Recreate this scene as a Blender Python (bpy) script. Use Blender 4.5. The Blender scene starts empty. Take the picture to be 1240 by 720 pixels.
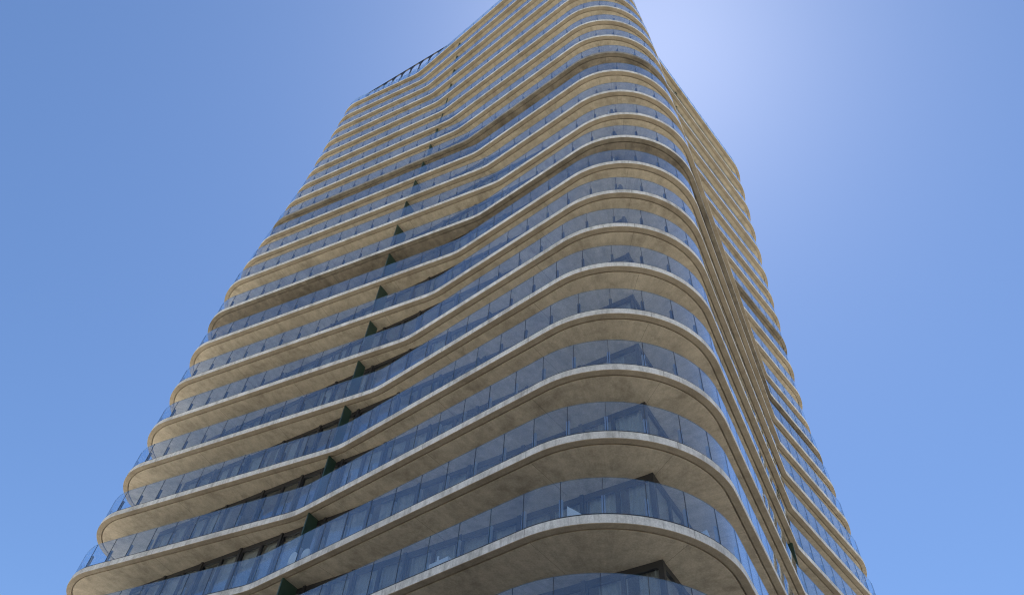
import bpy, bmesh, math, random
from mathutils import Vector, Matrix
from mathutils.geometry import tessellate_polygon
random.seed(7)
R = math.radians
sc = bpy.context.scene
COL = sc.collection

# ------------------------------------------------------------------ camera
CAM_Z = 1.6
FPX, PITCH, ROLL = 928.0, 0.9169, 0.0943      # focal length in pixels of a 1240 px wide frame
fw = Vector((0, math.cos(PITCH), math.sin(PITCH)))
rt0 = Vector((1, 0, 0)); up0 = rt0.cross(fw)
rt = rt0 * math.cos(ROLL) + up0 * math.sin(ROLL)
up = -rt0 * math.sin(ROLL) + up0 * math.cos(ROLL)
cd = bpy.data.cameras.new('camera'); cam = bpy.data.objects.new('camera', cd); COL.objects.link(cam)
m = Matrix((rt, up, -fw)).transposed().to_4x4(); m.translation = (0, 0, CAM_Z); cam.matrix_world = m
cd.sensor_fit = 'HORIZONTAL'; cd.sensor_width = 36.0; cd.lens = FPX / 1240 * 36.0
cd.clip_start = 0.1; cd.clip_end = 5000
sc.camera = cam

# ------------------------------------------------------------------ sky and sun
SUN_EL, SUN_AZ = R(70.6), R(22.4)             # azimuth measured from +Y towards +X
world = bpy.data.worlds.new('World'); sc.world = world; world.use_nodes = True
wn = world.node_tree.nodes; bg = wn['Background']
sky = wn.new('ShaderNodeTexSky'); sky.sky_type = 'NISHITA'; sky.sun_disc = False
sky.sun_elevation = SUN_EL; sky.sun_rotation = SUN_AZ
sky.altitude = 50; sky.air_density = 1.0; sky.dust_density = 0.27; sky.ozone_density = 8.5
world.node_tree.links.new(sky.outputs[0], bg.inputs[0]); bg.inputs[1].default_value = 0.05
sd = bpy.data.lights.new('sun', 'SUN'); so = bpy.data.objects.new('sun', sd); COL.objects.link(so)
sd.energy = 5.0; sd.angle = R(0.53); sd.color = (1.0, 0.96, 0.90)
sdir = Vector((math.sin(SUN_AZ) * math.cos(SUN_EL), math.cos(SUN_AZ) * math.cos(SUN_EL), math.sin(SUN_EL)))
so.rotation_euler = sdir.to_track_quat('Z', 'Y').to_euler()
sc.view_settings.view_transform = 'Standard'; sc.view_settings.look = 'None'
sc.view_settings.gamma = 1; sc.view_settings.exposure = 1.75; sc.view_settings.use_curve_mapping = False
sc.render.engine = 'CYCLES'
sc.cycles.filter_width = 1.1; sc.cycles.max_bounces = 12; sc.cycles.transparent_max_bounces = 24
sc.cycles.diffuse_bounces = 5; sc.cycles.glossy_bounces = 6

# ------------------------------------------------------------------ materials
def mat(name):
    m = bpy.data.materials.new(name); m.use_nodes = True
    nt = m.node_tree; nt.nodes.clear()
    out = nt.nodes.new('ShaderNodeOutputMaterial')
    return m, nt, out
def N(nt, t, **kw):
    n = nt.nodes.new(t)
    for k, v in kw.items():
        if k.startswith('i_'): n.inputs[k[2:].replace('_', ' ')].default_value = v
        else: setattr(n, k, v)
    return n
def L(nt, a, b): nt.links.new(a, b)
def ramp(nt, fac, stops):
    r = N(nt, 'ShaderNodeValToRGB'); e = r.color_ramp.elements
    while len(e) < len(stops): e.new(0.5)
    for k, (p, c) in enumerate(stops):
        e[k].position = p; e[k].color = (*c, 1) if len(c) == 3 else c
    L(nt, fac, r.inputs[0]); return r.outputs[0]
def mixc(nt, fac, a, b, mode='MIX'):
    n = N(nt, 'ShaderNodeMix', data_type='RGBA', blend_type=mode)
    for s, v in ((n.inputs[0], fac), (n.inputs[6], a), (n.inputs[7], b)):
        if hasattr(v, 'links'): L(nt, v, s)
        elif isinstance(v, (int, float)): s.default_value = v
        else: s.default_value = (*v, 1)
    return n.outputs[2]
def noise(nt, vec, scale, detail=6, rough=0.6, dist=0.0):
    n = N(nt, 'ShaderNodeTexNoise'); n.inputs['Scale'].default_value = scale
    n.inputs['Detail'].default_value = detail; n.inputs['Roughness'].default_value = rough
    n.inputs['Distortion'].default_value = dist
    if vec is not None: L(nt, vec, n.inputs['Vector'])
    return n.outputs[0]

def concrete(name, light, mid, dark, joints=False, stain=0.5, runs=False):
    m, nt, out = mat(name)
    tc = N(nt, 'ShaderNodeTexCoord'); oc = tc.outputs['Object']
    big = noise(nt, oc, 0.55, 5, 0.65, 0.6)
    med = noise(nt, oc, 2.3, 8, 0.7, 0.3)
    fine = noise(nt, oc, 22, 4, 0.7)
    c = ramp(nt, big, [(0.3, dark), (0.5, mid), (0.72, light)])
    c2 = ramp(nt, med, [(0.32, dark), (0.55, mid), (0.75, light)])
    c = mixc(nt, 0.5, c, c2)
    f = ramp(nt, fine, [(0.3, (0.8, 0.8, 0.8)), (0.7, (1.12, 1.12, 1.12))])
    c = mixc(nt, 1.0, c, f, 'MULTIPLY')
    # blotches of old water stain
    st = ramp(nt, noise(nt, oc, 0.9, 9, 0.75, 1.2), [(0.62, (0, 0, 0)), (0.74, (1, 1, 1))])
    stm = N(nt, 'ShaderNodeMath', operation='MULTIPLY'); L(nt, st, stm.inputs[0]); stm.inputs[1].default_value = stain
    c = mixc(nt, stm.outputs[0], c, tuple(x * 0.5 for x in dark))
    if runs:                                      # grey run-off streaks and old patches down the edge
        mp = N(nt, 'ShaderNodeMapping'); mp.inputs['Scale'].default_value = (5.0, 5.0, 0.9); L(nt, oc, mp.inputs[0])
        sk = ramp(nt, noise(nt, mp.outputs[0], 1.0, 8, 0.75), [(0.36, (0.55, 0.54, 0.52)), (0.52, (1, 1, 1))])
        c = mixc(nt, 0.75, c, mixc(nt, 1.0, c, sk, 'MULTIPLY'))
        uv = N(nt, 'ShaderNodeUVMap', uv_map='run'); sp = N(nt, 'ShaderNodeSeparateXYZ'); L(nt, uv.outputs[0], sp.inputs[0])
        md = N(nt, 'ShaderNodeMath', operation='PINGPONG'); L(nt, sp.outputs[0], md.inputs[0]); md.inputs[1].default_value = 2.44
        lt = N(nt, 'ShaderNodeMath', operation='LESS_THAN'); L(nt, md.outputs[0], lt.inputs[0]); lt.inputs[1].default_value = 0.012
        jm = N(nt, 'ShaderNodeMath', operation='MULTIPLY'); L(nt, lt.outputs[0], jm.inputs[0]); jm.inputs[1].default_value = 0.7
        c = mixc(nt, jm.outputs[0], c, tuple(x * 0.4 for x in dark))
    if joints:
        uv = N(nt, 'ShaderNodeUVMap', uv_map='run')
        sp = N(nt, 'ShaderNodeSeparateXYZ'); L(nt, uv.outputs[0], sp.inputs[0])
        # streaks running across the soffit from the edge inwards
        mp = N(nt, 'ShaderNodeMapping'); mp.inputs['Scale'].default_value = (1.6, 0.25, 1); L(nt, uv.outputs[0], mp.inputs[0])
        sk = ramp(nt, noise(nt, mp.outputs[0], 2.0, 7, 0.7), [(0.35, (0.82, 0.8, 0.78)), (0.65, (1.08, 1.08, 1.08))])
        c = mixc(nt, 0.8, c, mixc(nt, 1.0, c, sk, 'MULTIPLY'))
        # casting joints every 4.88 m
        md = N(nt, 'ShaderNodeMath', operation='PINGPONG'); L(nt, sp.outputs[0], md.inputs[0]); md.inputs[1].default_value = 2.44
        lt = N(nt, 'ShaderNodeMath', operation='LESS_THAN'); L(nt, md.outputs[0], lt.inputs[0]); lt.inputs[1].default_value = 0.011
        jm = N(nt, 'ShaderNodeMath', operation='MULTIPLY'); L(nt, lt.outputs[0], jm.inputs[0]); jm.inputs[1].default_value = 0.55
        c = mixc(nt, jm.outputs[0], c, tuple(x * 0.45 for x in dark))
    b = N(nt, 'ShaderNodeBsdfPrincipled'); L(nt, c, b.inputs['Base Color']); b.inputs['Roughness'].default_value = 0.8
    bp = N(nt, 'ShaderNodeBump'); bp.inputs['Strength'].default_value = 0.25; bp.inputs['Distance'].default_value = 0.02
    L(nt, med, bp.inputs['Height']); L(nt, bp.outputs[0], b.inputs['Normal'])
    L(nt, b.outputs[0], out.inputs[0]); return m

def plain(name, col, rough=0.5, metal=0.0, var=0.15):
    m, nt, out = mat(name)
    tc = N(nt, 'ShaderNodeTexCoord')
    n = noise(nt, tc.outputs['Object'], 3.0, 6, 0.65)
    c = ramp(nt, n, [(0.3, tuple(x * (1 - var) for x in col)), (0.7, tuple(min(1, x * (1 + var)) for x in col))])
    b = N(nt, 'ShaderNodeBsdfPrincipled'); L(nt, c, b.inputs['Base Color'])
    b.inputs['Roughness'].default_value = rough; b.inputs['Metallic'].default_value = metal
    L(nt, b.outputs[0], out.inputs[0]); return m

def glass(name, tint, refl_tint, base, top, rough=0.015, wob=0.004, fmax=0.9, dust=0.0):
    """a coated pane: clear tinted transmission under a reflecting coat that grows towards grazing angles"""
    m, nt, out = mat(name)
    tr = N(nt, 'ShaderNodeBsdfTransparent'); tr.inputs[0].default_value = (*tint, 1)
    gl = N(nt, 'ShaderNodeBsdfGlossy'); gl.inputs[0].default_value = (*refl_tint, 1); gl.inputs['Roughness'].default_value = rough
    tc = N(nt, 'ShaderNodeTexCoord')
    bp = N(nt, 'ShaderNodeBump'); bp.inputs['Strength'].default_value = 0.3; bp.inputs['Distance'].default_value = wob
    L(nt, noise(nt, tc.outputs['Object'], 0.9, 2, 0.5), bp.inputs['Height']); L(nt, bp.outputs[0], gl.inputs['Normal'])
    gg = N(nt, 'ShaderNodeNewGeometry'); dp = N(nt, 'ShaderNodeVectorMath', operation='DOT_PRODUCT')
    L(nt, gg.outputs['Incoming'], dp.inputs[0]); L(nt, gg.outputs['Normal'], dp.inputs[1])
    ab = N(nt, 'ShaderNodeMath', operation='ABSOLUTE'); L(nt, dp.outputs['Value'], ab.inputs[0])
    om = N(nt, 'ShaderNodeMath', operation='SUBTRACT'); om.inputs[0].default_value = 1.0; L(nt, ab.outputs[0], om.inputs[1])
    pw = N(nt, 'ShaderNodeMath', operation='POWER'); L(nt, om.outputs[0], pw.inputs[0]); pw.inputs[1].default_value = 5.0
    lw = N(nt, 'ShaderNodeMath', operation='MULTIPLY_ADD'); L(nt, pw.outputs[0], lw.inputs[0]); lw.inputs[1].default_value = 0.96; lw.inputs[2].default_value = 0.04
    mr = N(nt, 'ShaderNodeMapRange'); mr.inputs[1].default_value = 0.04; mr.inputs[2].default_value = fmax
    mr.inputs[3].default_value = base; mr.inputs[4].default_value = top
    L(nt, lw.outputs[0], mr.inputs[0])
    mx = N(nt, 'ShaderNodeMixShader'); L(nt, mr.outputs[0], mx.inputs[0]); L(nt, gl.outputs[0], mx.inputs[2])
    if dust:                                       # a thin film of dust that differs from pane to pane
        df = N(nt, 'ShaderNodeBsdfDiffuse'); df.inputs[0].default_value = (0.62, 0.63, 0.64, 1)
        tl = N(nt, 'ShaderNodeBsdfTranslucent'); tl.inputs[0].default_value = (0.62, 0.63, 0.64, 1)
        dm = N(nt, 'ShaderNodeMixShader'); dm.inputs[0].default_value = 0.4; L(nt, df.outputs[0], dm.inputs[1]); L(nt, tl.outputs[0], dm.inputs[2])
        ge = N(nt, 'ShaderNodeNewGeometry'); oi = N(nt, 'ShaderNodeObjectInfo')
        ad = N(nt, 'ShaderNodeMath', operation='ADD'); L(nt, ge.outputs['Random Per Island'], ad.inputs[0]); L(nt, oi.outputs['Random'], ad.inputs[1])
        fr = N(nt, 'ShaderNodeMath', operation='FRACT'); L(nt, ad.outputs[0], fr.inputs[0])
        mp = N(nt, 'ShaderNodeMapping'); mp.inputs['Scale'].default_value = (3.0, 3.0, 0.5); L(nt, tc.outputs['Object'], mp.inputs[0])
        a1 = N(nt, 'ShaderNodeMath', operation='MULTIPLY_ADD'); L(nt, fr.outputs[0], a1.inputs[0]); a1.inputs[1].default_value = 0.7; a1.inputs[2].default_value = 0.4
        a2 = N(nt, 'ShaderNodeMath', operation='MULTIPLY'); L(nt, a1.outputs[0], a2.inputs[0]); L(nt, noise(nt, mp.outputs[0], 1.0, 6, 0.65), a2.inputs[1])
        a3 = N(nt, 'ShaderNodeMath', operation='MULTIPLY'); L(nt, a2.outputs[0], a3.inputs[0]); a3.inputs[1].default_value = dust * 2.6
        m0 = N(nt, 'ShaderNodeMixShader'); L(nt, a3.outputs[0], m0.inputs[0]); L(nt, tr.outputs[0], m0.inputs[1]); L(nt, dm.outputs[0], m0.inputs[2])
        L(nt, m0.outputs[0], mx.inputs[1])
    else: L(nt, tr.outputs[0], mx.inputs[1])
    L(nt, mx.outputs[0], out.inputs[0]); return m

M = {}
M['fascia'] = concrete('pale_fascia_concrete', (0.78, 0.765, 0.72), (0.63, 0.615, 0.57), (0.30, 0.285, 0.25), stain=0.5, runs=True)
M['strip'] = concrete('edge_strip_concrete', (0.44, 0.375, 0.275), (0.35, 0.295, 0.21), (0.21, 0.172, 0.12), stain=0.6)
M['soffit'] = concrete('soffit_concrete', (0.63, 0.555, 0.42), (0.515, 0.452, 0.34), (0.24, 0.207, 0.152), joints=True, stain=0.5)
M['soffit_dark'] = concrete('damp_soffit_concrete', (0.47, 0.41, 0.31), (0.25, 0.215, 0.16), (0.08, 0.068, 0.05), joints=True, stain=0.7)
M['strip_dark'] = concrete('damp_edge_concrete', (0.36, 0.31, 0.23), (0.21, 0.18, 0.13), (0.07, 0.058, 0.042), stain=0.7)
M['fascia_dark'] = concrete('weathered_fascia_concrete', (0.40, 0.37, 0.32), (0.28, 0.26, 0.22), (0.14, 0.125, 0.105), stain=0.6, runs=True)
M['deck'] = plain('balcony_deck', (0.58, 0.56, 0.52), 0.8)
M['guard'] = glass('guard_glass', (0.865, 0.925, 0.97), (0.90, 0.955, 1.0), 0.098, 0.9, 0.012, 0.006, 0.8, 0.055)
M['pane'] = glass('window_glass', (0.80, 0.84, 0.86), (0.90, 0.95, 1.0), 0.11, 0.95, 0.01, 0.008, 0.5)
M['glass_edge'] = plain('green_glass_edge', (0.10, 0.17, 0.17), 0.2)
M['post'] = plain('aluminium_post_lit', (0.52, 0.53, 0.54), 0.3, 0.85)  # posts of the lower storeys, their reflected light painted in as a pale tone
M['post_shade'] = plain('aluminium_post_shaded', (0.03, 0.03, 0.033), 0.4, 0.3)  # same posts higher up, shade painted into the colour
M['black'] = plain('black_aluminium', (0.018, 0.018, 0.02), 0.45, 0.0)
M['channel'] = plain('black_base_channel', (0.02, 0.02, 0.022), 0.6)
M['green'] = plain('dark_green_panel', (0.024, 0.05, 0.036), 0.35)
M['curtain'] = plain('pale_curtain', (0.56, 0.56, 0.55), 0.9)
M['blind'] = plain('grey_blind', (0.34, 0.35, 0.36), 0.9)
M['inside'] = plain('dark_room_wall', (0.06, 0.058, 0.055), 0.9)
M['white'] = plain('white_furniture', (0.78, 0.78, 0.77), 0.5, 0, 0.05)
M['cushion'] = plain('pale_cushion', (0.70, 0.69, 0.66), 0.9, 0, 0.08)

# ------------------------------------------------------------------ helpers
def tag(o, label=None, cat=None, group=None, kind=None):
    if label: o['label'] = label
    if cat: o['category'] = cat
    if group: o['group'] = group
    if kind: o['kind'] = kind
    return o
def empty(name, loc=(0, 0, 0)):
    o = bpy.data.objects.new(name, None); COL.objects.link(o); o.location = loc; return o
class MB:
    def __init__(s): s.v = []; s.f = []; s.mi = []; s.uv = []
    def quad(s, a, b, c, d, mi=0, uv=None):
        i = len(s.v); s.v += [tuple(a), tuple(b), tuple(c), tuple(d)]; s.f.append((i, i + 1, i + 2, i + 3)); s.mi.append(mi); s.uv.append(uv)
    def poly(s, pts, mi=0, uv=None):
        i = len(s.v); s.v += [tuple(p) for p in pts]; s.f.append(tuple(range(i, i + len(pts)))); s.mi.append(mi); s.uv.append(uv)
    def obox(s, o, ax, ay, az, mi=0):
        """box from corner o along three edge vectors"""
        o, ax, ay, az = map(Vector, (o, ax, ay, az))
        P = [o, o + ax, o + ax + ay, o + ay, o + az, o + ax + az, o + ax + ay + az, o + ay + az]
        i = len(s.v); s.v += [tuple(p) for p in P]
        fl = [(0, 3, 2, 1), (4, 5, 6, 7), (0, 1, 5, 4), (1, 2, 6, 5), (2, 3, 7, 6), (3, 0, 4, 7)]
        if ax.cross(ay).dot(az) < 0: fl = [f[::-1] for f in fl]
        for f in fl: s.f.append(tuple(i + k for k in f)); s.mi.append(mi); s.uv.append(None)
    def build(s, name, mats, parent=None, smooth=False, merge=False):
        me = bpy.data.meshes.new(name); me.from_pydata(s.v, [], s.f)
        if not isinstance(mats, (list, tuple)): mats = [mats]
        for k in mats: me.materials.append(k)
        me.polygons.foreach_set('material_index', s.mi)
        if any(u is not None for u in s.uv):
            ul = me.uv_layers.new(name='run')
            for pl, u in zip(me.polygons, s.uv):
                if u is not None:
                    for k, li in enumerate(pl.loop_indices): ul.data[li].uv = u[k]
        if merge:
            bm = bmesh.new(); bm.from_mesh(me); bmesh.ops.remove_doubles(bm, verts=bm.verts, dist=1e-4); bm.to_mesh(me); bm.free()
        if smooth:
            for pl in me.polygons: pl.use_smooth = True
            me.set_sharp_from_angle(angle=R(30))
        o = bpy.data.objects.new(name, me); COL.objects.link(o); o.parent = parent; return o

# ------------------------------------------------------------------ the plan of every storey
H = 3.05
def zs(n): return CAM_Z + (n + 0.16) * H          # soffit level of slab n
TH = 0.29                                          # slab edge height
TOP = 24
KN = [1., 4., 8.5, 13., 18.5, 24.]
PV = [[[-20.56, 33.68], [-13.15, 29.81], [4.19, 14.59], [10.1, 24.08], [24.79, 40.41]], [[-20.85, 33.8], [-10.06, 27.89], [4.71, 14.5], [12.21, 26.93], [25.21, 41.06]], [[-21.26, 33.94], [-5.34, 24.92], [5.69, 14.47], [15.34, 31.12], [25.77, 42.17]], [[-21.15, 33.18], [-1.54, 22.36], [6.91, 14.8], [18.19, 35.39], [26.01, 43.55]], [[-20.73, 34.45], [-6.58, 26.1], [6.27, 14.47], [15.74, 32.13], [26.54, 43.11]], [[-21.02, 35.13], [-11.5, 29.62], [4.51, 13.97], [11.18, 25.12], [25.56, 39.84]]]
RAD = [3.0, 4.1, 4.26, 0.9, 4.3, 4.0]
def corners(n):
    for i in range(5):
        if n <= KN[i + 1]: break
    t = (n - KN[i]) / (KN[i + 1] - KN[i])
    return [tuple(PV[i][j][k] * (1 - t) + PV[i + 1][j][k] * t for k in (0, 1)) for j in range(5)] + [(-1.0, 58.0)]
def outline(n):
    """closed outline: list of (point, outward normal, arc length); counter-clockwise seen from above"""
    V = [Vector(c) for c in corners(n)]; pts = []
    K = len(V)
    for i in range(K):
        a, b, c = V[i - 1], V[i], V[(i + 1) % K]
        d1 = (a - b).normalized(); d2 = (c - b).normalized()
        ang = math.acos(max(-1, min(1, d1.dot(d2))))
        cen = b + (d1 + d2).normalized() * (RAD[i] / math.sin(ang / 2))
        tl = RAD[i] / math.tan(ang / 2)
        p1 = b + d1 * tl - cen; p2 = b + d2 * tl - cen
        a1 = math.atan2(p1.y, p1.x); a2 = math.atan2(p2.y, p2.x)
        da = (a2 - a1 + math.pi) % (2 * math.pi) - math.pi
        conv = da > 0
        steps = max(3, int(abs(da) / R(4)))
        for k in range(steps + 1):
            th = a1 + da * k / steps; e = Vector((math.cos(th), math.sin(th)))
            pts.append((cen + e * RAD[i], e if conv else -e))
    # split the straight runs so that textures and panes have enough points
    res = []
    for i in range(len(pts)):
        p, q = pts[i], pts[(i + 1) % len(pts)]
        res.append(p); d = (q[0] - p[0]).length
        if d > 1.0:
            s = int(d / 0.8)
            for k in range(1, s): res.append((p[0].lerp(q[0], k / s), p[1].lerp(q[1], k / s).normalized()))
    s = 0; out = []
    for i, (p, nn) in enumerate(res):
        out.append((p, nn, s)); s += (res[(i + 1) % len(res)][0] - p).length
    return out, s
def along(ol, total, s, inset=0.0):
    s = s % total
    for i in range(len(ol)):
        a = ol[i]; b = ol[(i + 1) % len(ol)]
        s1 = b[2] if i + 1 < len(ol) else total
        if a[2] <= s <= s1 + 1e-9:
            t = (s - a[2]) / max(1e-9, s1 - a[2])
            p = a[0].lerp(b[0], t); nn = a[1].lerp(b[1], t).normalized()
            return p - nn * inset, nn
def V3(p, z): return Vector((p.x, p.y, z))
def project(P):
    d = Vector(P) - Vector((0, 0, CAM_Z)); w = d.dot(fw)
    if w < 0.1: return None
    return (620 + FPX * d.dot(rt) / w, 360 - FPX * d.dot(up) / w, w)
def seen(P, margin=15):
    q = project(P); return q is not None and -margin < q[0] < 1240 + margin and -margin < q[1] < 720 + margin

# ------------------------------------------------------------------ ground
gm, nt, out = mat('pale_paving')
tc = N(nt, 'ShaderNodeTexCoord')
br = N(nt, 'ShaderNodeTexBrick'); L(nt, tc.outputs['Object'], br.inputs['Vector'])
br.inputs['Scale'].default_value = 1.0; br.inputs['Mortar Size'].default_value = 0.012; br.inputs['Brick Width'].default_value = 0.9; br.inputs['Row Height'].default_value = 0.6
br.inputs['Color1'].default_value = (0.54, 0.49, 0.41, 1); br.inputs['Color2'].default_value = (0.48, 0.43, 0.36, 1); br.inputs['Mortar'].default_value = (0.2, 0.18, 0.16, 1)
c = mixc(nt, 1.0, br.outputs[0], ramp(nt, noise(nt, tc.outputs['Object'], 0.2, 8), [(0.3, (0.8, 0.8, 0.8)), (0.7, (1.05, 1.05, 1.05))]), 'MULTIPLY')
b = N(nt, 'ShaderNodeBsdfPrincipled'); L(nt, c, b.inputs['Base Color']); b.inputs['Roughness'].default_value = 0.85; L(nt, b.outputs[0], out.inputs[0])
em, nt, out = mat('dim_far_ground')
tc2 = N(nt, 'ShaderNodeTexCoord')
c = ramp(nt, noise(nt, tc2.outputs['Object'], 0.03, 9, 0.7), [(0.35, (0.13, 0.13, 0.09)), (0.5, (0.25, 0.235, 0.19)), (0.65, (0.36, 0.335, 0.285))])
b = N(nt, 'ShaderNodeBsdfPrincipled'); L(nt, c, b.inputs['Base Color']); b.inputs['Roughness'].default_value = 0.95; L(nt, b.outputs[0], out.inputs[0])
g = MB(); g.quad((-2500, -2500, -0.004), (2500, -2500, -0.004), (2500, 2500, -0.004), (-2500, 2500, -0.004)); tag(g.build('ground', em), kind='structure')  # unseen outer sheet, added darker to cut bounce onto the upper soffits
g = MB(); g.quad((-75, -60, 0), (85, -60, 0), (85, 100, 0), (-75, 100, 0)); tag(g.build('pavement', gm), kind='structure')

# unseen asphalt added to dim the lower soffits, with kerbs to the pale paving
am, nt, out = mat('asphalt')
tc = N(nt, 'ShaderNodeTexCoord')
c = ramp(nt, noise(nt, tc.outputs['Object'], 0.6, 9, 0.7), [(0.3, (0.035, 0.035, 0.037)), (0.7, (0.065, 0.064, 0.062))])
b = N(nt, 'ShaderNodeBsdfPrincipled'); L(nt, c, b.inputs['Base Color']); b.inputs['Roughness'].default_value = 0.9; L(nt, b.outputs[0], out.inputs[0])
wm = plain('white_road_paint', (0.72, 0.72, 0.70), 0.7)
g = MB(); g.quad((-60, -20, 0.004), (70, -20, 0.004), (70, 13.5, 0.004), (-60, 13.5, 0.004)); g.quad((30, 13.5, 0.004), (46, 13.5, 0.004), (46, 90, 0.004), (30, 90, 0.004))
tag(g.build('added_road', am), kind='structure')
g = MB()
for k in range(26): g.obox((-58 + k * 4.9, 1.9, 0.006), (2.4, 0, 0), (0, 0.14, 0), (0, 0, 0.002))
tag(g.build('road_marking', wm), kind='structure')
g = MB(); g.obox((-60, 13.5, 0), (90, 0, 0), (0, 0.25, 0), (0, 0, 0.13)); g.obox((29.75, 13.75, 0), (0.25, 0, 0), (0, 76, 0), (0, 0, 0.13)); g.obox((-60, -20.25, 0), (130, 0, 0), (0, 0.25, 0), (0, 0, 0.13))
fm = plain('dim_forecourt_stone', (0.13, 0.125, 0.12), 0.7)
g2 = MB(); g2.quad((-34, 13.76, 0.006), (29.74, 13.76, 0.006), (29.74, 60, 0.006), (-34, 60, 0.006)); tag(g2.build('added_forecourt', fm), kind='structure')  # unseen dark sheet, added to weaken ground light under the lowest slabs
tag(g.build('kerb', M['deck']), kind='structure')

# ------------------------------------------------------------------ the tower
tower = empty('apartment_tower', (4.0, 36.0, 0))
tag(tower, 'tall apartment tower of rippling pale concrete balconies with glass balustrades', 'building')
class Rel:                                        # parts are built in world space under the tower
    pass
TINV = Matrix.Translation((-4.0, -36.0, 0))
def part(mb, name, mats, parent=None, **kw):
    o = mb.build(name, mats, parent or tower, **kw)
    if (parent or tower) is tower: o.matrix_parent_inverse = TINV
    return o

P0 = Vector((4.81, 18.40)); U = Vector((-0.8152, 0.5792)); W = Vector((0.5792, 0.8152))
LEN_U, LEN_W = 25.6, 26.6
CORE = [P0, P0 + W * LEN_W, P0 + W * LEN_W + U * LEN_U, P0 + U * LEN_U]   # ccw
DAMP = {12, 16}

panels = []; posts = []; windows = []
slabs = {}
for n in range(1, TOP + 1):
    ol, tot = outline(n); z0 = zs(n); z1 = z0 + TH
    mb = MB(); K = len(ol)
    # profile from the top of the slab down the edge and inwards: (inset, z, material)
    prof = [(2.2, z1, 3), (0.012, z1, 0), (0.0, z1 - 0.012, 0), (0.0, z0 + 0.012, 0), (0.012, z0, 1), (0.235, z0, 1), (0.235, z0 + 0.06, 1), (0.29, z0 + 0.06, 1), (0.29, z0, 2), (0.9, z0, 2), (1.6, z0, 2), (2.2, z0, 2)]
    rings = [[V3(p - nn * d, z) for (p, nn, s) in ol] for (d, z, mi) in prof]
    for r in range(len(prof) - 1):
        mi = prof[r + 1][2] if r != 0 else 3
        if r == 7: mi = 1
        for i in range(K):
            j = (i + 1) % K; s0 = ol[i][2]; s1 = ol[j][2] if j else tot
            d0, d1 = prof[r][0], prof[r + 1][0]
            mb.quad(rings[r][i], rings[r + 1][i], rings[r + 1][j], rings[r][j], mi, [(s0 + 5 * n, d0), (s0 + 5 * n, d1), (s1 + 5 * n, d1), (s1 + 5 * n, d0)])
    for ring, flip, mi in ((rings[0], False, 3), (rings[-1], True, 2)):
        for tri in tessellate_polygon([[Vector((p.x, p.y, 0)) for p in ring]]):
            t3 = [ring[k] for k in tri]
            nz = (t3[1] - t3[0]).cross(t3[2] - t3[0]).z
            if (nz < 0) != flip: t3.reverse()
            mb.poly(t3, mi, [(1.2, 3)] * 3)
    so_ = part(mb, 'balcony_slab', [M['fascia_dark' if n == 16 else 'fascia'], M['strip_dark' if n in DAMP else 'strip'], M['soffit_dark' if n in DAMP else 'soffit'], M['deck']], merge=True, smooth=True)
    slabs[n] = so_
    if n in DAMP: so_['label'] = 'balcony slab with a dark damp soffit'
    # black channel the glass stands in
    ch = MB(); r0 = [(p - nn * 0.03) for (p, nn, s) in ol]; r1 = [(p - nn * 0.09) for (p, nn, s) in ol]
    for i in range(K):
        j = (i + 1) % K; a, b_, c_, d_ = r0[i], r0[j], r1[j], r1[i]
        za, zb = z1 - 0.004, z1 + 0.05
        ch.quad(V3(a, za), V3(b_, za), V3(b_, zb), V3(a, zb)); ch.quad(V3(a, zb), V3(b_, zb), V3(c_, zb), V3(d_, zb)); ch.quad(V3(d_, zb), V3(c_, zb), V3(c_, za), V3(d_, za))
    part(ch, 'base_channel', M['channel'], so_)
    # the phase of the glass joints: one joint stands on the front curve
    ref = Vector((3.15 + 0.17 * (n - 4), 17.0)); s_ref = min(ol, key=lambda q: (q[0] - ref).length)[2]
    cnt = int(round(tot / 1.22)); step = tot / cnt
    for k in range(cnt):
        sa = s_ref + k * step + 0.006; sb = s_ref + (k + 1) * step - 0.006
        cpt, cn = along(ol, tot, (sa + sb) / 2, 0.09)
        mid = V3(cpt, z1 + 0.68); vis = seen(mid, 60) and V3(cn, 0).dot(Vector((0, 0, CAM_Z)) - mid) > -4
        q = project(mid)
        panels.append(dict(n=n, sa=sa, sb=sb, vis=vis, size=(1 / q[2] if q else 0), ol=ol, tot=tot))
        pp, pn = along(ol, tot, sa - 0.006, 0.0)
        posts.append(dict(n=n, p=pp, nn=pn, vis=vis, size=(1 / q[2] if q else 0), s=sa - 0.006))

# --- glass balustrades: the hundred largest panes singly, the rest as one
def pane_mb(mb, d):
    ol, tot, n = d['ol'], d['tot'], d['n']; zb = zs(n) + TH + 0.048; zt = zs(n) + TH + 1.28
    sa, sb = d['sa'], d['sb']; curv = along(ol, tot, sa)[1].dot(along(ol, tot, sb)[1])
    k = 1 if curv > 0.9999 else 6
    A = []; B = []
    for i in range(k + 1):
        s = sa + (sb - sa) * i / k
        A.append(along(ol, tot, s, 0.050)[0]); B.append(along(ol, tot, s, 0.066)[0])
    for i in range(k):
        mb.quad(V3(A[i], zb), V3(A[i + 1], zb), V3(A[i + 1], zt), V3(A[i], zt))
        mb.quad(V3(B[i + 1], zb), V3(B[i], zb), V3(B[i], zt), V3(B[i + 1], zt))
        mb.quad(V3(A[i], zt), V3(A[i + 1], zt), V3(B[i + 1], zt), V3(B[i], zt), 1)
    mb.quad(V3(B[0], zb), V3(A[0], zb), V3(A[0], zt), V3(B[0], zt), 1); mb.quad(V3(A[k], zb), V3(B[k], zb), V3(B[k], zt), V3(A[k], zt), 1)
def pick(lst, k): return {id(d) for d in sorted([d for d in lst if d['vis']], key=lambda d: -d['size'])[:k]}
big = pick(panels, 100); rest = MB()
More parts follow.
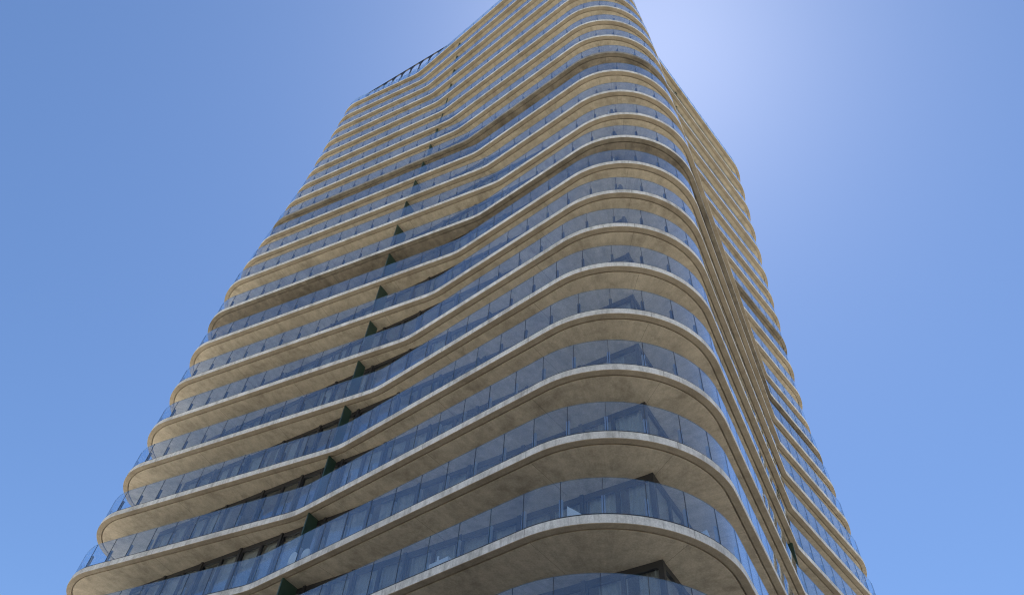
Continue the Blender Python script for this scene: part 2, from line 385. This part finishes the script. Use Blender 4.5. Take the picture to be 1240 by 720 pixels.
for d in panels:
    if id(d) in big:
        mb = MB(); pane_mb(mb, d); part(mb, 'glass_panel', [M['guard'], M['glass_edge']], slabs[d['n']], merge=True, smooth=True)
    else: pane_mb(rest, d)
tag(part(rest, 'glass_panel', [M['guard'], M['glass_edge']], merge=True, smooth=True), kind='stuff')

# --- stub posts: two flat bars behind every joint
def post_mb(mb, d):
    z = zs(d['n']) + TH; nn = d['nn']; t = Vector((-nn.y, nn.x))
    for sg in (-1, 1):
        o = d['p'] - nn * 0.165 + t * (sg * 0.032 - 0.018)
        mb.obox(V3(o, z - 0.003), V3(t * 0.036, 0), V3(nn * 0.085, 0), (0, 0, 0.68))
    zt_ = z + 1.275; o = d['p'] - nn * 0.07 - t * 0.006
    mb.obox(V3(o, z + 0.05), V3(t * 0.012, 0), V3(nn * 0.024, 0), (0, 0, zt_ - z - 0.05), 1)
big = pick(posts, 100); rest = MB(); low = MB()
for d in posts:
    if id(d) in big:
        mb = MB(); post_mb(mb, d); part(mb, 'post', [M['post'] if d['n'] <= 6 else M['post_shade'], M['channel']], slabs[d['n']])
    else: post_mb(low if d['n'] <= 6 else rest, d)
i0 = len(low.v); low.v += rest.v; low.uv += rest.uv           # one mesh for all the remaining posts, lit and shaded tones
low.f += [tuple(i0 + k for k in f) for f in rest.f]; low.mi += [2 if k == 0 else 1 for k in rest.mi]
tag(part(low, 'post', [M['post'], M['channel'], M['post_shade']]), kind='stuff')

# --- the glazed core
def set_back(n): return min(0.40, max(0.0, 0.045 * (n - 6)))      # the glazing steps back a little from storey to storey
cur_n = [0]
def wall_pt(side, t, off=0.0):
    if side == 0: return P0 + U * t + W * (set_back(cur_n[0]) - off)      # long wall facing lower left, off = outwards
    return P0 + W * t - U * off
rng = random.Random(3)
for side, LN in ((0, LEN_U), (1, LEN_W)):
    cnt = int(round(LN / 1.19)); st = LN / cnt
    for n in range(0, TOP):
        zb = zs(n) + TH if n else 0.0; zt = zs(n + 1)
        k = 0; pat = rng.random()
        for k in range(cnt):
            a, b_ = k * st, (k + 1) * st
            mid = V3(wall_pt(side, (a + b_) / 2), (zb + zt) / 2); q = project(mid)
            r = rng.random()
            if k % 3 == 0: pat = rng.random()
            cur = 1 if pat < 0.56 else 2 if pat < 0.68 else 0
            if side == 0 and k < 2: cur = 1
            windows.append(dict(n=n, side=side, a=a, b=b_, zb=zb, zt=zt, cur=cur, k=k, vis=seen(mid, 40), size=1 / q[2] if q else 0))
def frame_mb(mb, d):
    cur_n[0] = d['n']
    t = 0.075; dep = 0.10; s, a, b_, zb, zt = d['side'], d['a'], d['b'], d['zb'], d['zt']
    nrm = -W if s == 0 else -U
    ax = U if s == 0 else W
    def bar(a0, a1, z0, z1, dp=dep):
        mb.obox(V3(wall_pt(s, a0, -dp * 0.5), z0), V3(ax * (a1 - a0), 0), V3(nrm * dp, 0), (0, 0, z1 - z0))
    th = 0.07 if d['k'] % 2 or d['k'] == 0 else 0.13
    bar(a, a + th, zb, zt, 0.24 if d['k'] % 2 == 0 and d['k'] else 0.12); bar(b_ - 0.05, b_, zb, zt, 0.10)
    bar(a + th, b_ - 0.05, zt - 0.20, zt, 0.12); bar(a + th, b_ - 0.05, zb, zb + 0.08)
def wpane_mb(mb, d):
    cur_n[0] = d['n']
    s = d['side']; p = wall_pt(s, d['a'] + 0.05, 0.01); q = wall_pt(s, d['b'] - 0.05, 0.01)
    p2 = wall_pt(s, d['a'] + 0.05, -0.014); q2 = wall_pt(s, d['b'] - 0.05, -0.014)
    zb, zt = d['zb'] + 0.06, d['zt'] - 0.18
    if s == 1: p, q, p2, q2 = p, q, p2, q2
    mb.quad(V3(q, zb), V3(p, zb), V3(p, zt), V3(q, zt)); mb.quad(V3(p2, zb), V3(q2, zb), V3(q2, zt), V3(p2, zt))
def curtain_mb(mb, d, rg):
    cur_n[0] = d['n']
    s = d['side']; w = d['b'] - d['a']; a0 = d['a']; b0 = d['b']
    m_ = rg.random()
    if d['cur'] == 1:
        if m_ < 0.35: b0 = a0 + w * rg.uniform(0.4, 0.8)
        elif m_ < 0.6: a0 = b0 - w * rg.uniform(0.4, 0.8)
        K = 40; ph = rg.random() * 6; zb, zt = d['zb'] + 0.02, d['zt'] - 0.02
        pts = [wall_pt(s, a0 + (b0 - a0) * i / K, -0.22 + 0.045 * math.sin(ph + i * 1.05) + 0.02 * math.sin(i * 0.43)) for i in range(K + 1)]
    else:
        K = 1; zb, zt = d['zt'] - rg.uniform(0.7, 1.9), d['zt'] - 0.02
        pts = [wall_pt(s, a0, -0.12), wall_pt(s, b0, -0.12)]
    ax = (W if s == 0 else U) * 0.012
    for i in range(K):
        mb.quad(V3(pts[i + 1], zb), V3(pts[i], zb), V3(pts[i], zt), V3(pts[i + 1], zt)); mb.quad(V3(pts[i] + ax, zb), V3(pts[i + 1] + ax, zb), V3(pts[i + 1] + ax, zt), V3(pts[i] + ax, zt))
    mb.quad(V3(pts[0], zb), V3(pts[-1], zb), V3(pts[-1] + ax, zb), V3(pts[0] + ax, zb))
big = pick(windows, 100); rf, rp, rc, rb = MB(), MB(), MB(), MB(); rg = random.Random(11)
for d in windows:
    one = id(d) in big
    f = MB() if one else rf; frame_mb(f, d)
    if one: wo = part(f, 'window', M['black'])
    p = MB() if one else rp; wpane_mb(p, d)
    if one: part(p, 'pane', M['pane'], wo)
    if d['cur']:
        c = MB() if one else (rc if d['cur'] == 1 else rb); curtain_mb(c, d, rg)
        if one: part(c, 'curtain' if d['cur'] == 1 else 'blind', M['curtain' if d['cur'] == 1 else 'blind'], wo, merge=True, smooth=True)
wr = tag(part(rf, 'window', M['black']), kind='stuff')
tag(part(rp, 'pane', M['pane'], wr), kind='stuff')
tag(part(rc, 'curtain', M['curtain'], wr, merge=True, smooth=True), kind='stuff'); tag(part(rb, 'blind', M['blind'], wr), kind='stuff')
# room walls behind the glass, storey by storey, and the two plain back walls
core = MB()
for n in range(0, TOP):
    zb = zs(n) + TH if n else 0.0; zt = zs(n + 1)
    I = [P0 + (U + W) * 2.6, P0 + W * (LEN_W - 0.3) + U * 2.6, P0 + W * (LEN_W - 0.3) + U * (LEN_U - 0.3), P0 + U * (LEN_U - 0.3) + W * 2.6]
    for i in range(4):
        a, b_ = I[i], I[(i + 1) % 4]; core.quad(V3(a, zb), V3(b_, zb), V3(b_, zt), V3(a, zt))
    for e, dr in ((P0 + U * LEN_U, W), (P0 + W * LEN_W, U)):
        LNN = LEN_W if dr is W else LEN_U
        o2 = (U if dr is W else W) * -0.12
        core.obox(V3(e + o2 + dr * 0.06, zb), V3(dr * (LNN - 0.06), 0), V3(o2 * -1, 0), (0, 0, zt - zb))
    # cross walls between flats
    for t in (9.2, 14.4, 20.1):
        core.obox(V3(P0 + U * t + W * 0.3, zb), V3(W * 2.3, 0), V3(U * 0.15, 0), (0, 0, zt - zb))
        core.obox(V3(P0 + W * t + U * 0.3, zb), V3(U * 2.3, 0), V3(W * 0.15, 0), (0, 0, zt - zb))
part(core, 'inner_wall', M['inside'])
cp = MB()
for n in range(0, TOP):
    zb = zs(n) + TH if n else 0.0
    cp.obox(V3(P0 + W * set_back(n) - (U + W) * 0.075, zb), V3(U * 0.15, 0), V3(W * 0.15, 0), (0, 0, zs(n + 1) - zb))
part(cp, 'corner_post', M['black'])

# --- green screens between the flats' balconies
def ray_to_edge(p, d, ol):
    best = None
    for i in range(len(ol)):
        a = ol[i][0]; b_ = ol[(i + 1) % len(ol)][0]; e = b_ - a
        den = d.x * e.y - d.y * e.x
        if abs(den) < 1e-9: continue
        t = ((a.x - p.x) * e.y - (a.y - p.y) * e.x) / den; u_ = ((a.x - p.x) * d.y - (a.y - p.y) * d.x) / den
        if t > 0 and -1e-6 <= u_ <= 1 + 1e-6 and (best is None or t < best): best = t
    return best
for n in range(1, TOP):
    ol, _ = outline(n); ol2, _ = outline(n + 1); zb = zs(n) + TH; zt = zs(n + 1)
    for p, d in ((P0 + U * 14.43 - W * 0.09, -W), (P0 + W * 14.15 - U * 0.09, -U)):
        ln = min(ray_to_edge(p, d, ol), ray_to_edge(p, d, ol2)) - 0.16
        t = Vector((-d.y, d.x)) * 0.06
        mb = MB(); mb.obox(V3(p - t * 0.5, zb), V3(d * ln, 0), V3(t, 0), (0, 0, zt - zb)); part(mb, 'divider_screen', M['green'])

# --- glass screen with a black rail round the roof terrace
zr = zs(TOP) + TH; zt = zs(TOP) + 5.0
scr = MB()
ends = (27.6, -0.02)
scr.obox(V3(P0 + U * ends[0] - W * 0.06, zt - 0.13), V3(U * -(ends[0] - ends[1]), 0), V3(W * 0.12, 0), (0, 0, 0.13))
rail = part(scr, 'roof_rail', M['black'])
t = 27.55
while t > 8:
    pm = MB(); o = P0 + U * t
    pm.obox(V3(o - U * 0.05 - W * 0.06, zr), V3(U * 0.1, 0), V3(W * 0.12, 0), (0, 0, zt - 0.13 - zr))
    for sg in (-1, 1):
        a = V3(o + U * 0.05 * sg, zt - 0.85); b_ = V3(o + U * 0.38 * sg, zt - 0.13); c_ = V3(o + U * 0.05 * sg, zt - 0.13)
        h = V3(W * 0.03, 0)
        pm.poly([a + h, b_ + h, c_ + h]); pm.poly([c_ - h, b_ - h, a - h]); pm.quad(a + h, a - h, b_ - h, b_ + h)
    part(pm, 'rail_post', M['black'], rail)
    if t < 27:
        gp = MB(); gp.obox(V3(o + U * 0.07 - W * 0.01, zr + 0.05), V3(U * 1.05, 0), V3(W * 0.016, 0), (0, 0, 3.3)); part(gp, 'screen_pane', M['guard'], rail)
    t -= 1.19

# ------------------------------------------------------------------ furniture standing on the balconies
def on_balcony(px, py, n, back):
    """floor point `back` metres behind the slab edge on the line of sight, and the height of that sight line there"""
    d = fw + rt * ((px - 620) / FPX) + up * ((360 - py) / FPX)
    ol, _ = outline(n); dz = 0.0
    while dz < 2.4:
        k = (zs(n) + TH + dz - CAM_Z) / d.z; p = Vector((d.x * k, d.y * k))
        e = min(ol, key=lambda q: (q[0] - p).length)
        if (e[0] - p).dot(e[1]) >= back: return p, dz
        dz += 0.01
    return p, dz
def local(o, x, y, z): return V3(o + U * x - W * y, z)      # x along the long wall, y outwards
def soft_block(mb, o, x0, x1, y0, y1, z0, z1, r=0.06):
    """a block with rounded upper edges"""
    rows = [(0, z0), (0, z1 - r), (r * 0.3, z1 - r * 0.3), (r, z1)]
    rings = [[local(o, x0 + i, y0 + i, z), local(o, x1 - i, y0 + i, z), local(o, x1 - i, y1 - i, z), local(o, x0 + i, y1 - i, z)] for i, z in rows]
    for a, b_ in zip(rings[:-1], rings[1:]):
        for k in range(4): mb.quad(a[k], b_[k], b_[(k + 1) % 4], a[(k + 1) % 4])
    mb.poly(rings[0]); mb.poly(rings[-1][::-1])
def chair(px, py, n, label):
    o, hz = on_balcony(px, py, n, 0.34); z = zs(n) + TH; hw = 0.20
    root = empty('chair', V3(o, z)); tag(root, label, 'chair', 'pale chairs behind the balcony glass')
    inv = Matrix.Translation(-V3(o, z))
    def p(mb, name, m_):
        q = mb.build(name, m_, root, smooth=True); q.matrix_parent_inverse = inv
    b1 = MB(); soft_block(b1, o, -hw, hw, -0.40, 0.02, z + 0.40, z + 0.47, 0.02); p(b1, 'seat', M['cushion'])
    b2 = MB(); K = 12; zb = z + 0.47; rise = max(0.12, hz - 0.47)
    ring = [(-hw * math.cos(math.pi * k / K), zb + rise * math.sin(math.pi * k / K) ** 0.6) for k in range(K + 1)]
    F = [local(o, x, 0.02, zz) for x, zz in ring]; G = [local(o, x, -0.04, zz) for x, zz in ring]
    b2.poly(F); b2.poly(G[::-1])
    for k in range(K): b2.quad(F[k], G[k], G[k + 1], F[k + 1])
    b2.quad(F[K], G[K], G[0], F[0]); p(b2, 'backrest', M['cushion'])
    for x in (-hw + 0.02, hw - 0.05):
        for y in (-0.38, -0.03):
            b4 = MB(); b4.obox(local(o, x, y, z), V3(U * 0.03, 0), V3(-W * 0.03, 0), (0, 0, 0.40)); p(b4, 'leg', M['black'])
chair(357, 668, 5, 'pale round-backed chair beside the balcony screen, the left one of two')
chair(372, 664, 5, 'pale round-backed chair by the balcony glass, the right one of two')

# low white bench
n = 4; o, hz = on_balcony(530, 680, n, 0.38); z = zs(n) + TH
root = empty('bench', V3(o, z)); tag(root, 'low white bench behind the glass of a lower balcony', 'bench'); inv = Matrix.Translation(-V3(o, z))
dd = Vector((-0.72, 0.69)); ee = Vector((0.69, 0.72))
def bx(name, x0, x1, y0, y1, z0, z1, m_=M['white']):
    mb = MB(); mb.obox(V3(o + dd * x0 + ee * y0, z + z0), V3(dd * (x1 - x0), 0), V3(ee * (y1 - y0), 0), (0, 0, z1 - z0)); q = mb.build(name, m_, root); q.matrix_parent_inverse = inv
bx('seat', -0.48, 0.48, -0.05, 0.35, hz - 0.14, hz)
for x in (-0.44, 0.39):
    for y in (0.02, 0.28): bx('leg', x, x + 0.05, y, y + 0.05, 0, hz - 0.14)
bx('armrest', -0.02, 0.03, -0.02, 0.02, hz, hz + 0.2)

# deck chairs with raised wedge-shaped backs
def deck_chair(px, py, n, w, label):
    o, hz = on_balcony(px, py, n, 0.40); z = zs(n) + TH
    root = empty('deck_chair', V3(o, z)); tag(root, label, 'deck chair'); inv = Matrix.Translation(-V3(o, z))
    nn = min(outline(n)[0], key=lambda q: (q[0] - o).length)[1]; a = Vector((-nn.y, nn.x)); b_ = -nn
    def q(mb, name, m_): r_ = mb.build(name, m_, root); r_.matrix_parent_inverse = inv
    mb = MB(); lo = 0.30
    T = [[V3(o + b_ * y, z + lo), V3(o + a * w + b_ * y, z + lo), V3(o + b_ * y, z + hz)] for y in (-0.03, 0.27)]
    mb.poly(T[0]); mb.poly(T[1][::-1])
    for i in range(3): k = (i + 1) % 3; mb.quad(T[0][i], T[1][i], T[1][k], T[0][k])
    q(mb, 'backrest', M['white'])
    mb = MB(); mb.obox(V3(o - a * 0.6 - b_ * -0.05, z + 0.24), V3(a * (0.6 + w), 0), V3(b_ * 0.5, 0), (0, 0, 0.055)); q(mb, 'seat', M['white'])
    for x in (-0.55, w - 0.08):
        for y in (0.08, 0.44):
            mb = MB(); mb.obox(V3(o + a * x + b_ * y, z), V3(a * 0.05, 0), V3(b_ * 0.05, 0), (0, 0, 0.24)); q(mb, 'leg', M['white'])
deck_chair(687, 613, 4, 0.42, 'white deck chair with raised back behind the front curve of the lowest full balcony')
deck_chair(855, 641, 4, 0.20, 'white deck chair back just showing at the right end of the lowest full curve')
